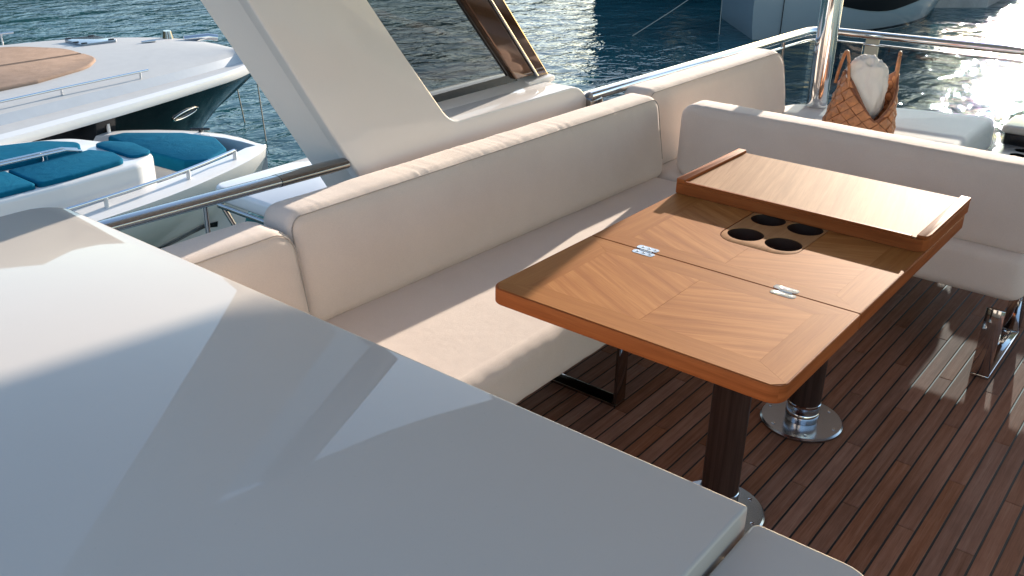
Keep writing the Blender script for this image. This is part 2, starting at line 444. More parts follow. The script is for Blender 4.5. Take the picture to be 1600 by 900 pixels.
# ------------------------------------------------------------------ teak deck
PITCH, Y0 = .05, .6817
def build_deck():
    outline = [(-1.6, -2.1), (5.2, -2.1), (5.45, -1.6), (5.52, 0), (5.48, 1.5), (5.38, 2.0), (-1.6, 2.0)]
    d = slab('deck', outline, -.16, -.003, 'caulk', None, 0)
    tag(d, 'teak planked flybridge deck with black caulked seams', None, None, 'structure')
    W, G = .0438, .0024
    def plank_mesh(length):
        bm = bmesh.new(); x0, x1, y = 0.0019, length - .0019, W / 2; c = .0009
        lo = [bm.verts.new(p) for p in ((x0, -y, -.003), (x1, -y, -.003), (x1, y, -.003), (x0, y, -.003))]
        hi = [bm.verts.new(p) for p in ((x0, -y, -c), (x1, -y, -c), (x1, y, -c), (x0, y, -c))]
        tp = [bm.verts.new(p) for p in ((x0 + c, -y + c, 0), (x1 - c, -y + c, 0), (x1 - c, y - c, 0), (x0 + c, y - c, 0))]
        for a, b in ((lo, hi), (hi, tp)):
            for i in range(4): bm.faces.new((a[i], a[(i + 1) % 4], b[(i + 1) % 4], b[i]))
        bm.faces.new(tp); lay = bm.loops.layers.uv.new('UVMap')
        for f in bm.faces:
            for lp in f.loops: lp[lay].uv = (lp.vert.co.x, lp.vert.co.y + lp.vert.co.z)
        me = bpy.data.meshes.new('plank'); bm.to_mesh(me); bm.free(); me.materials.append(M['plank']); return me
    full = plank_mesh(.891)
    rest = bmesh.new()
    i = -27
    while True:
        yc = Y0 - PITCH * (i + .5)
        if yc < -2.05: break
        if yc < 1.98:
            x = 2.54 + .297 * (i % 3) - .891 * 5
            while x < 5.3:
                x1 = min(x + .891, 5.3)
                xs = max(x, -1.5)
                if x1 > xs + .05:
                    seen = (-.25 < yc < 1.62 and x1 > 1.0 and x < 4.3)
                    if seen and x1 - xs > .89:
                        o = bpy.data.objects.new('plank', full); C.objects.link(o); o.parent = d; o.location = (xs, yc, 0)
                    else:
                        vv = [rest.verts.new(p) for p in ((xs + .002, yc - W / 2, 0), (x1 - .002, yc - W / 2, 0), (x1 - .002, yc + W / 2, 0), (xs + .002, yc + W / 2, 0))]
                        rest.faces.new(vv)
                x += .891
        i += 1
    o = from_bm('planks', rest, 'plank', d, False, uv=lambda co, n: (co.x, co.y)); o['kind'] = 'stuff'
    # hull of this yacht below the flybridge
    h = slab('yacht_hull', rounded_poly([(-6, -2.3, .3), (5.0, -2.3, 1.2), (6.2, 0, 2), (5.0, 2.3, 1.2), (-6, 2.3, .3)], 8), WATER - .5, -.17, 'gel', None, .05)
    tag(h, 'white hull and superstructure of the yacht below the teak deck', 'hull')
build_deck()

# ------------------------------------------------------------------ bulwark, coaming, arch pillar, window, roof
def build_hardtop():
    b = thing('bulwark', 'low white bulwark wall running behind the cream sofa', 'bulwark', (2, 2.1, 0))
    slab('wall', [(-1.6, 2.02), (1.75, 2.02), (1.75, 2.14), (-1.6, 2.14)], -.1, .56, 'gel2', b, .012)
    slab('wall', [(3.12, 2.08), (5.30, 2.08), (5.30, 2.16), (3.12, 2.16)], -.1, .12, 'gel2', b, .012)
    t = thing('hardtop', 'white hardtop with raked side pillar, smoked window and moulded coaming behind sofa', 'hardtop', (2.2, 2.1, 0))
    yi, yo = 2.05, 2.20
    # raked pillar panel: outline in (x, z), thickness in y, concave fillet to the coaming ledge
    def fil(p0, p1, p2, n=8):
        return [tuple((1 - s) ** 2 * Vector(p0) + 2 * s * (1 - s) * Vector(p1) + s * s * Vector(p2)) for s in [k / n for k in range(n + 1)]]
    L = lambda z: 1.49 - (z - 1.27) * .645
    Rr = lambda z: 1.92 - (z - 1.23) * .83
    pts = [(L(2.02), 2.02), (L(.3), .30)]
    pts += [(3.10, .30), (3.10, .66)] + fil((3.085, .72), (3.05, .795), (2.97, .80), 6)
    pts += [(2.62, .80)] + fil((2.325, .80), (Rr(.80) + .005, .80), (Rr(.845), .845), 10) + [(Rr(1.2), 1.2), (Rr(1.6), 1.6), (Rr(2.02) + .02, 2.02)]
    bm = bmesh.new()
    lean = lambda z: -max(0, z - 1.35) * .10
    prof = [(0.012, 0.0), (.003, .004), (0, .012)]
    n = len(pts); P = [Vector(p) for p in pts]; N = []
    for i in range(n):
        e1 = (P[i] - P[i - 1]).normalized(); e2 = (P[(i + 1) % n] - P[i]).normalized()
        n1 = Vector((e1.y, -e1.x)); n2 = Vector((e2.y, -e2.x)); bb = (n1 + n2).normalized(); N.append(bb / max(.5, bb.dot(n1)))
    rings = []
    rr = .007
    for k in range(4):
        a = math.pi / 2 * k / 3; d, y = rr * (1 - math.sin(a)), rr * (1 - math.cos(a))
        rings.append([bm.verts.new((P[i].x - N[i].x * d, yi + y + lean(P[i].y), P[i].y - N[i].y * d)) for i in range(n)])
    for yy, dd in ((.050, .006), (.056, .006), (.15, -.035)):
        rings.append([bm.verts.new((P[i].x - N[i].x * dd * (1 if i < 2 else 0), yi + yy + lean(P[i].y), P[i].y - N[i].y * dd * (1 if i < 2 else 0))) for i in range(n)])
    for a, c in zip(rings, rings[1:]):
        for i in range(n): bm.faces.new((a[i], a[(i + 1) % n], c[(i + 1) % n], c[i]))
    bm.faces.new(rings[0]); bm.faces.new(list(reversed(rings[-1])))
    from_bm('pillar', bm, 'gel2', t, True, R(30))
    # ledge rising from the coaming edge to the window sill
    vs_, fs = [], []
    prof = [(yi + .10, .797), (yi + .13, .80), (2.24, .826), (2.30, .835), (2.36, .82), (2.40, .70), (2.40, .2)]
    xs = [2.22, 2.3, 2.5, 2.8, 2.95, 3.03, 3.075]
    for j, x in enumerate(xs):
        for (y, z) in prof:
            drop = 0 if j < 4 else [(.004), (.02), (.06)][j - 4]
            vs_.append((x, y, z - drop * (1 if z > .6 else 0)))
    m = len(prof)
    for j in range(len(xs) - 1):
        for k in range(m - 1): fs.append((j * m + k, j * m + k + 1, (j + 1) * m + k + 1, (j + 1) * m + k))
    fs.append(tuple((len(xs) - 1) * m + k for k in range(m)))
    mesh('ledge', vs_, fs, 'gel2', t, True, R(50))
    # smoked side window, set outboard
    yw = 2.235
    Wl = lambda z: 2.36 - (z - .84) * .83; Wr = lambda z: 2.80 - (z - .84) * .98
    wq = [(Wl(.835), .835), (Wr(.835), .835), (Wr(2.0), 2.0), (Wl(2.0) - .1, 2.0)]
    mesh('window', [(x, yw - (z - .83) * .06, z) for x, z in wq] + [(x, yw + .008 - (z - .83) * .06, z) for x, z in wq], [(0, 1, 2, 3), (7, 6, 5, 4), (0, 4, 5, 1), (1, 5, 6, 2), (2, 6, 7, 3), (3, 7, 4, 0)], 'glass_dark', t, False)
    def bar(name, a, b_, w, d, mat, par):      # raked bar between two (x,z) points, w wide in x, d deep in y
        (x0, z0), (x1, z1) = a, b_
        vs_ = []
        for (x, z) in (a, b_):
            yy = yw - (z - .83) * .06
            for dx, dy in ((0, -d), (w, -d), (w, d * .6), (0, d * .6)): vs_.append((x + dx, yy + dy, z))
        o = mesh(name, vs_, [(0, 1, 2, 3), (7, 6, 5, 4), (0, 4, 5, 1), (1, 5, 6, 2), (2, 6, 7, 3), (3, 7, 4, 0)], mat, par, False)
        md = o.modifiers.new('bevel', 'BEVEL'); md.width = .006; md.segments = 2
        return o
    bar('window_gasket', (Wr(.83) - .002, .828), (Wr(2.0) - .002, 2.0), .024, .010, 'black', t)
    mesh('window_gasket', [(Wl(.82) - .02, yw - .012, .818), (Wr(.82) + .03, yw - .012, .820), (Wr(.84) + .03, yw - .012, .850), (Wl(.84) - .02, yw - .012, .846),
                           (Wl(.82) - .02, yw + .012, .822), (Wr(.82) + .03, yw + .012, .828), (Wr(.84) + .03, yw + .012, .842), (Wl(.84) - .02, yw + .012, .838)],
         [(0, 1, 2, 3), (7, 6, 5, 4), (0, 4, 5, 1), (1, 5, 6, 2), (2, 6, 7, 3), (3, 7, 4, 0)], 'black', t, False)
    bar('mullion', (Wr(.83) + .012, .83), (Wr(2.0) + .012, 2.0), .115, .030, 'bronze', t)
    bar('mullion_trim', (Wr(.82) + .129, .82), (Wr(2.0) + .129, 2.0), .016, .036, 'steel2', t)
    bar('mullion', (Wr(.80) + .147, .80), (Wr(2.0) + .147, 2.0), .075, .018, 'bronze', t)
    box('mullion_foot', Wr(.83) + .07, Wr(.83) + .24, yw - .045, yw + .02, .79, .815, 'gel2', t, .006)
    # roof slab above everything: keeps the high sky off the deck
    ro = [(.92, -2.02), (1.15, -2.10), (2.4, -2.25), (4.0, -2.28), (4.89, -2.13), (5.34, -2.06), (5.62, -1.85), (5.72, -1.4), (5.76, 0), (5.72, 1.4), (5.62, 1.85), (5.34, 2.06), (4.89, 2.13), (4.0, 2.28), (2.4, 2.25), (1.15, 2.10), (.92, 2.02)]
    slab('roof', ro, 2.0, 2.14, 'roof', t, .03)
    slab('roof_beam', [(1.0, 1.72), (5.0, 1.55), (5.0, 1.70), (1.0, 1.88)], 1.955, 2.0, 'roof', t, .015)
    # moulded wing outboard of the pillar foot
    slab('wing', rounded_poly([(1.80, 2.21, .01), (2.30, 2.21, .01), (2.30, 2.76, .03), (1.80, 2.76, .05)], 6), .495, .55, 'gel2', t, .015)
    tube('wing_edge_tube', [(1.79, 2.24, .49), (1.79, 2.70, .49)], .009, 'steel2', t, 8)
    for (a, b_) in (((1.735, 2.70, .52), (1.715, 2.70, -1.6)), ((1.80, 2.70, .49), (2.45, 2.70, -.9)), ((2.00, 2.55, .50), (1.9, 2.55, -.3))):
        tube('wing_stay', [a, b_], .009, 'steel2', t, 8)
build_hardtop()

# ------------------------------------------------------------------ rails, glass, pole
def build_rails():
    t = thing('handrail', 'flat polished steel handrail between white cabinet and hardtop pillar', 'rail', (1.2, 2.05, .56))
    tube('rail_tube', [(.2, 2.05, .80), (1.04, 2.05, .797), (1.55, 2.05, .782)], .021, 'steel2', t, 16, flat=(1.25, .8))
    tube('rail_end', [(1.551, 2.05, .782), (1.74, 2.05, .777), (1.80, 2.05, .775)], [.022, .022, .020], 'chrome_dark', t, 16, flat=(1.3, .8))
    tube('rail_post', [(.35, 2.07, .55), (.35, 2.05, .79)], .012, 'steel', t, 10)
    t = thing('stern_rail', 'polished steel rail with tinted glass panels curving round the stern', 'rail', (5.2, 1.9, 0))
    path = [(3.08, 2.05, .745), (4.0, 2.052, .735), (4.75, 2.05, .73), (5.16, 2.05, .725), (5.30, 2.045, .723), (5.375, 1.98, .722), (5.40, 1.85, .72), (5.455, 1.45, .72), (5.51, .98, .72), (5.56, .3, .72), (5.55, -.8, .72), (5.4, -1.9, .72)]
    tube('top_rail', path, .022, 'steel', t, 16, smooth_path=2, flat=(1.2, 1.0))
    tube('glass_channel', [(x - .0, y, z - .052) for x, y, z in path], .008, 'steel', t, 8, smooth_path=2)
    def pane(p, q, z0=.06, z1=.675, th=.01):
        p, q = Vector(p), Vector(q); nrm = Vector((q - p)).normalized(); nrm = Vector((nrm.y, -nrm.x)) * th
        A = [(p.x, p.y, z0), (q.x, q.y, z0), (q.x, q.y, z1), (p.x, p.y, z1)]; B = [(x + nrm.x, y + nrm.y, z) for x, y, z in A]
        mesh('glass_pane', A + B, [(3, 2, 1, 0), (4, 5, 6, 7), (0, 1, 5, 4), (1, 2, 6, 5), (2, 3, 7, 6), (3, 0, 4, 7)], 'glass_blue', t, False)
    pane((3.2, 2.055), (4.05, 2.057)); pane((4.08, 2.057), (4.93, 2.055)); pane((4.97, 2.055), (5.33, 2.03))
    pane((5.38, 1.96), (5.405, 1.775)); pane((5.425, 1.69), (5.53, .72)); pane((5.54, .66), (5.57, -.05)); pane((5.57, -.1), (5.55, -.8))
    for (x, y) in ((3.17, 2.05), (4.065, 2.05), (4.95, 2.05)):
        tube('rail_post', [(x, y, .0), (x, y, .73)], .011, 'chrome_dark', t, 10)
    # beige bracket post carrying the stern rail
    o = slab('rail_bracket', [(5.414, 1.695), (5.430, 1.695), (5.423, 1.765), (5.407, 1.765)], .05, .705, 'beige_plate', t, .003)
    for z in (.60, .45, .2): lathe('bolt', 0, 0, [(.007, 0), (.007, .004), (.003, .006)], 'steel2', t, 10).matrix_local = Matrix.Translation(Vector((5.408, 1.73, z)) - t.location) @ Matrix.Rotation(R(-90), 4, 'Y')
    bx = slab('rail_socket', rounded_poly(rect(3.07, 3.15, 2.02, 2.09, .01), 3), .60, .74, 'chrome_dark', t, .01)
    t = thing('support_pole', 'thick mirror polished steel pole behind the wicker basket', 'pole', (4.72, 1.735, 0))
    lathe('shaft', 4.72, 1.735, [(.052, .0), (.052, 2.0)], 'steel', t, 48)
    lathe('foot', 4.72, 1.735, [(.085, .0), (.085, .012), (.06, .02), (.053, .022)], 'steel2', t, 40)
build_rails()

# ------------------------------------------------------------------ sofas
def build_sofas():
    rec = .18
    s = thing('sofa', 'long cream upholstered sofa with two backrest cushions along the port side', 'sofa', (2.2, 1.55, 0))
    out = rounded_poly([(.35, 1.285, .05), (3.205, 1.285, .05), (3.205, 1.86, .05), (.35, 1.86, .05)], 5)
    # denser outline so the front edge can ripple
    den = []
    for i in range(len(out)):
        a, b = Vector(out[i]), Vector(out[(i + 1) % len(out)]); m = max(1, int((b - a).length / .02))
        den += [tuple(a + (b - a) * k / m) for k in range(m)]
    o = slab('seat_cushion', den, .285, .452, 'fab', s, .045, 5, angle=R(80))
    for v in o.data.vertices:
        wv = noise.noise(Vector((v.co.x * 30, v.co.y * 8, v.co.z * 8))) * .0022 + noise.noise(Vector((v.co.x * 5, v.co.y * 5, 3))) * .0012
        if v.co.z < .449: v.co += Vector((0, -wv, 0))
    box('seat_base', .4, 3.15, 1.42, 1.86, .262, .288, 'black', s, .003)
    V = Vector((0, rec, 1))
    def back(name, xa, ya, xb, yb, zb, zt, th, par, seed, Rc=.05, Rc2=None, thing_seam=True):
        A, B = Vector((xa, ya, 0)), Vector((xb, yb, 0)); U = (B - A).normalized()
        Nn = Vector((U.y, -U.x, 0)); Vv = Vector((-Nn.x * rec, -Nn.y * rec, 1)).normalized(); Nf = U.cross(Vv)
        L = (B - A).length / 2; h = (zt - zb) / Vv.z / 2
        O = (A + B) / 2 + Vv * h + Vector((0, 0, zb))
        return pillow(name, O, U, Vv, Nn, L, h, th, Rc, .034, 'fab', par, seed=seed, Rc2=Rc2)
    back('backrest', 1.425, 1.800, 3.235, 1.755, .440, .760, .135, s, 1)
    back('backrest', .30, 1.785, 1.432, 1.775, .440, .742, .15, s, 2, Rc2=[.03, .075, .05, .03])
    def sled(x, y0, y1, par, along='y', w=.05, mat='chrome_dark', zt=.262):
        if along == 'y':
            box('leg', x - w / 2, x + w / 2, y0, y1, .001, .013, mat, par, .002)
            box('leg', x - w / 2, x + w / 2, y0, y0 + .012, .014, zt, mat, par, .002)
            box('leg', x - w / 2, x + w / 2, y1 - .012, y1, .014, zt, mat, par, .002)
        else:
            box('leg', x, y0, y1 - w / 2, y1 + w / 2, .001, .013, mat, par, .002)
            box('leg', x, x + .012, y1 - w / 2, y1 + w / 2, .014, zt, mat, par, .002)
            box('leg', y0 - .012, y0, y1 - w / 2, y1 + w / 2, .014, zt, mat, par, .002)
    for x in (2.27, 1.1, 3.0): sled(x, 1.325, 1.80, s, w=.055)
    # aft bench with its own backrests
    b = thing('aft_bench', 'cream aft bench with backrest behind the table and deep sunpad towards the stern', 'bench', (4.0, 1.1, 0))
    def densify(pts, st=.02):
        den = []
        for i in range(len(pts)):
            a, c = Vector(pts[i]), Vector(pts[(i + 1) % len(pts)]); m = max(1, int((c - a).length / st))
            den += [tuple(a + (c - a) * k / m) for k in range(m)]
        return den
    def wob(o, k=.0022):
        for v in o.data.vertices:
            wv = noise.noise(Vector((v.co.x * 14, v.co.y * 24, v.co.z * 8))) * k + noise.noise(Vector((v.co.x * 5, v.co.y * 5, 7))) * .003
            if v.co.z < .449: v.co += Vector((-wv, 0, 0))
    o = slab('seat_cushion', densify(rounded_poly([(3.225, .405, .06), (4.16, .405, .05), (4.16, 1.86, .05), (3.225, 1.86, .05)], 6)), .285, .452, 'fab', b, .04, 5, angle=R(80)); wob(o)
    o = slab('sunpad_cushion', densify(rounded_poly([(4.175, .955, .05), (5.16, .955, .06), (5.02, 1.40, .25), (4.72, 1.86, .10), (4.55, 1.92, .06), (4.175, 1.92, .05)], 6)), .285, .452, 'fab_grey', b, .04, 5, angle=R(80)); wob(o)
    box('seat_base', 3.36, 4.10, .56, 1.80, .262, .288, 'black', b, .003)
    box('seat_base', 4.2, 4.98, 1.0, 1.60, .02, .284, 'gel2', b, .003)
    # backrest facing the table: runs along y, reclined aft
    y0, y1 = .405, 1.742
    Vv = Vector((.03, 0, 1)).normalized(); U = Vector((0, 1, 0)); N = Vector((-1, 0, 0))
    h = (.735 - .445) / Vv.z / 2
    O = Vector((3.262, (y0 + y1) / 2, .445)) + Vv * h
    pillow('backrest', O, U, Vv, N, (y1 - y0) / 2, h, .140, .055, .028, 'fab', b, seed=5, Rc2=[.05, .055, .10, .05], seam=False)
    back('backrest', 3.262, 1.825, 4.52, 1.80, .440, .757, .14, b, 8, Rc2=[.04, .10, .06, .04])
    sled(3.212, 3.66, .47, b, 'x', .06, 'steel')
    sled(3.212, 3.66, 1.25, b, 'x', .06, 'steel')
build_sofas()

# ------------------------------------------------------------------ table
def build_table():
    zt, th = .755, .038
    yl, yr, xf, xs, xe = 1.197, .514, 1.447, 1.844, 2.640
    t = thing('dining_table', 'folding teak table with near leaf open and far leaf folded on top', 'table', (2.2, .855, 0))
    g = .0012
    leaf = slab('leaf', rounded_poly([(xf, yr, .032), (xs - g, yr, .003), (xs - g, yl, .003), (xf, yl, .032)], 8), zt - th, zt, 'wood_edge', t, .0035, 3, uv_dir(R(90)))
    ins = rounded_poly([(2.033, .752, .055), (2.36, .752, .055), (2.36, .957, .055), (2.033, .957, .055)], 8)
    ins_o = rounded_poly([(2.0315, .7505, .0565), (2.3615, .7505, .0565), (2.3615, .9585, .0565), (2.0315, .9585, .0565)], 8)
    cen = slab('centre_panel', rounded_poly([(xs + g, yr, .003), (xe, yr, .02), (xe, yl, .02), (xs + g, yl, .003)], 4), zt - th, zt, 'wood_edge', t, .0035, 3, uv_dir(R(90)), holes=[ins_o])
    e = .0006
    def sheet(pts, ang, mat, par, z=zt):
        return slab('veneer', pts, z - .0004, z + e, mat, par, 0, uv=uv_dir(ang))
    ed = .0045; bw = .072
    # near leaf: mitred border and two matched panels
    X0, X1, Ya, Yb = xf + ed, xs - ed * .6, yr + ed, yl - ed
    x0, x1, ya, yb = xf + bw, xs - bw * .92, yr + bw + .006, yl - bw - .018
    ym = .857; q = .00025
    sheet([(X0, Ya + .02), (X0 + .02, Ya), (x0 - q, ya), (x0 - q, yb), (X0 + .02, Yb), (X0, Yb - .02)], R(90), 'veneer2', leaf)
    sheet([(x1 + q, ya), (X1, Ya), (X1, Yb), (x1 + q, yb)], R(90), 'veneer2', leaf)
    sheet([(X0 + .02 + q, Ya), (X1, Ya), (x1, ya - q), (x0, ya - q)], 0, 'veneer2', leaf)
    sheet([(x0, yb + q), (x1, yb + q), (X1, Yb), (X0 + .02 + q, Yb)], 0, 'veneer2', leaf)
    sheet([(x0, ya), (x1, ya), (x1, ym - q), (x0, ym - q)], R(-63), 'veneer', leaf)
    sheet([(x0, ym + q), (x1, ym + q), (x1, yb), (x0, yb)], R(63), 'veneer', leaf)
    # centre section: border by the seam, two panels round the cup insert
    C0, C1 = xs + ed * .6, xe - ed; c0, c1 = xs + .058, xe - bw
    sheet([(C0, Ya), (c0 - q, ya), (c0 - q, yb), (C0, Yb)], R(90), 'veneer2', cen)
    sheet([(C0, Ya), (C1, Ya), (c1, ya - q), (c0, ya - q)], 0, 'veneer2', cen)
    sheet([(c0, yb + q), (c1, yb + q), (C1, Yb), (C0, Yb)], 0, 'veneer2', cen)
    sheet([(c1 + q, ya), (C1, Ya), (C1, Yb), (c1 + q, yb)], R(90), 'veneer2', cen)
    io = rounded_poly([(2.0305, .7495, .0575), (2.3625, .7495, .0575), (2.3625, .9595, .0575), (2.0305, .9595, .0575)], 8)
    lowp = [p for p in io if p[1] < ym]; upp = [p for p in io if p[1] > ym]
    # outline runs lower-left arc, lower-right arc, upper-right arc, upper-left arc
    right_half = [(c0, ya), (c1, ya), (c1, ym - q), (2.3625, ym - q)] + list(reversed([p for p in lowp])) + [(2.0305, ym - q), (c0, ym - q)]
    left_half = [(c0, ym + q), (2.0305, ym + q)] + list(reversed(upp)) + [(2.3625, ym + q), (c1, ym + q), (c1, yb), (c0, yb)]
    sheet(right_half, R(-63), 'veneer', cen); sheet(left_half, R(63), 'veneer', cen)
    holes = [circle(cx, cy, .0455, 36) for cx in (2.104, 2.238) for cy in (.903, .802)]
    ip = slab('cup_insert', ins, zt - th, zt + .0004, 'insert', t, .0015, 2, uv_dir(0), holes=holes)
    for h in holes:
        cx, cy = sum(p[0] for p in h) / 36, sum(p[1] for p in h) / 36
        lathe('cup', cx, cy, [(.0449, zt - .0012), (.0449, zt - .10), (.001, zt - .10)], 'cup', ip, 36, open_top=True)
    # folded far leaf lying on the centre panel, underside up
    zl = zt + .0400
    fl = slab('folded_leaf', rounded_poly([(2.264, yr, .034), (2.650, yr, .006), (2.650, yl, .006), (2.264, yl, .006)], 6), zt + .0012, zl - .008, 'wood_edge', t, .0015, 1, uv_dir(R(90)))
    slab('underside_panel', [(2.2735, .5415), (2.648, .5415), (2.648, 1.1695), (2.2735, 1.1695)], zl - .0082, zl - .0045, 'bare_wood', fl, .0006, 1, uv_dir(R(12)))
    slab('edge_strip', rounded_poly([(2.2642, yl - .027, .0), (2.652, yl - .027, .002), (2.652, yl, .003), (2.2642, yl, .006)], 3), zl - .0078, zl + .004, 'wood_edge', fl, .0015, 2, uv_dir(0))
    slab('edge_strip', rounded_poly([(2.2730, yr + .0275, .0), (2.2642, yl - .0272, .0), (2.2642, yr + .036, .0), (2.2742, yr + .004, .01), (2.30, yr, .01), (2.652, yr, .003), (2.652, yr + .027, .002)][3:] + [(2.2745, yr + .027, .0)], 3), zl - .0078, zl + .002, 'wood_edge', fl, .0015, 2, uv_dir(0))
    slab('edge_strip', [(2.2640, yr + .0365), (2.2730, yr + .0365), (2.2730, yl - .0275), (2.2640, yl - .0275)], zl - .0078, zl - .0005, 'wood_edge', fl, .0012, 1, uv_dir(R(90)))
    # butt hinges let into the seam
    for hy in (1.036, .682):
        h = slab('hinge', rounded_poly(rect(xs - .026, xs - .0035, hy - .029, hy + .029, .008), 4), zt - .001, zt + .0013, 'steel2', t, .0008, 1)
        slab('hinge_plate', rounded_poly(rect(xs + .0035, xs + .026, hy - .024, hy + .034, .008), 4), zt - .001, zt + .0013, 'steel2', h, .0008, 1)
        tube('hinge_barrel', [(xs, hy - .016, zt + .0008), (xs, hy + .016, zt + .0008)], .0032, 'steel', h, 10)
        for sx in (-1, 1):
            for k in (-1, 0, 1):
                lathe('screw', xs + sx * .0155, hy + k * .017 + (.0025 if sx > 0 else 0), [(.0042, zt + .001), (.0042, zt + .0018), (.0026, zt + .0023), (.0012, zt + .0017), (.0001, zt + .0017)], 'steel', h, 10)
    # two pedestals
    for px, py in ((1.982, .831), (2.56, .835)):
        c = lathe('pedestal', px, py, [(.0495, .078), (.0495, zt - th - .012)], 'wenge', t, 40, lambda co, n: (co.z, math.atan2(co.y - py, co.x - px) * .05))
        lathe('collar', px, py, [(.051, .014), (.052, .03), (.052, .045), (.0505, .047), (.052, .049), (.052, .077), (.050, .079)], 'steel', c, 40)
        lathe('base_plate', px, py, [(.127, .001), (.127, .008), (.122, .013), (.055, .0135)], 'steel2', c, 56)
        for k in range(6): lathe('screw', px + .105 * math.cos(k * 1.047 + .5), py + .105 * math.sin(k * 1.047 + .5), [(.006, .0132), (.006, .0142), (.003, .0152)], 'steel', c, 10)
        lathe('top_flange', px, py, [(.09, zt - th - .012), (.09, zt - th - .001)], 'steel2', c, 32)
build_table()

# ------------------------------------------------------------------ white cabinet in the foreground
def build_cabinet():
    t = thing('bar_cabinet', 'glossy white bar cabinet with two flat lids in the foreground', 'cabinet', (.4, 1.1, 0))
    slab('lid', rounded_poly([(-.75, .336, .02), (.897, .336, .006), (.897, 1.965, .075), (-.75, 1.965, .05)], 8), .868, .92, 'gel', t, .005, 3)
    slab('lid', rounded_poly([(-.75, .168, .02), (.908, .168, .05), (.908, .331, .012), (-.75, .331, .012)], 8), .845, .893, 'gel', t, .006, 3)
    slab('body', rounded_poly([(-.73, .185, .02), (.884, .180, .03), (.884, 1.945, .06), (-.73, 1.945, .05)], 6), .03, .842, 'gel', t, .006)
    slab('lid_frame', [(-.70, .339), (.875, .339), (.875, 1.92), (-.70, 1.92)], .8425, .867, 'gel', t, .002)
    slab('plinth', [(-.70, .22), (.84, .22), (.84, 1.91), (-.70, 1.91)], .001, .029, 'black', t, 0)
build_cabinet()

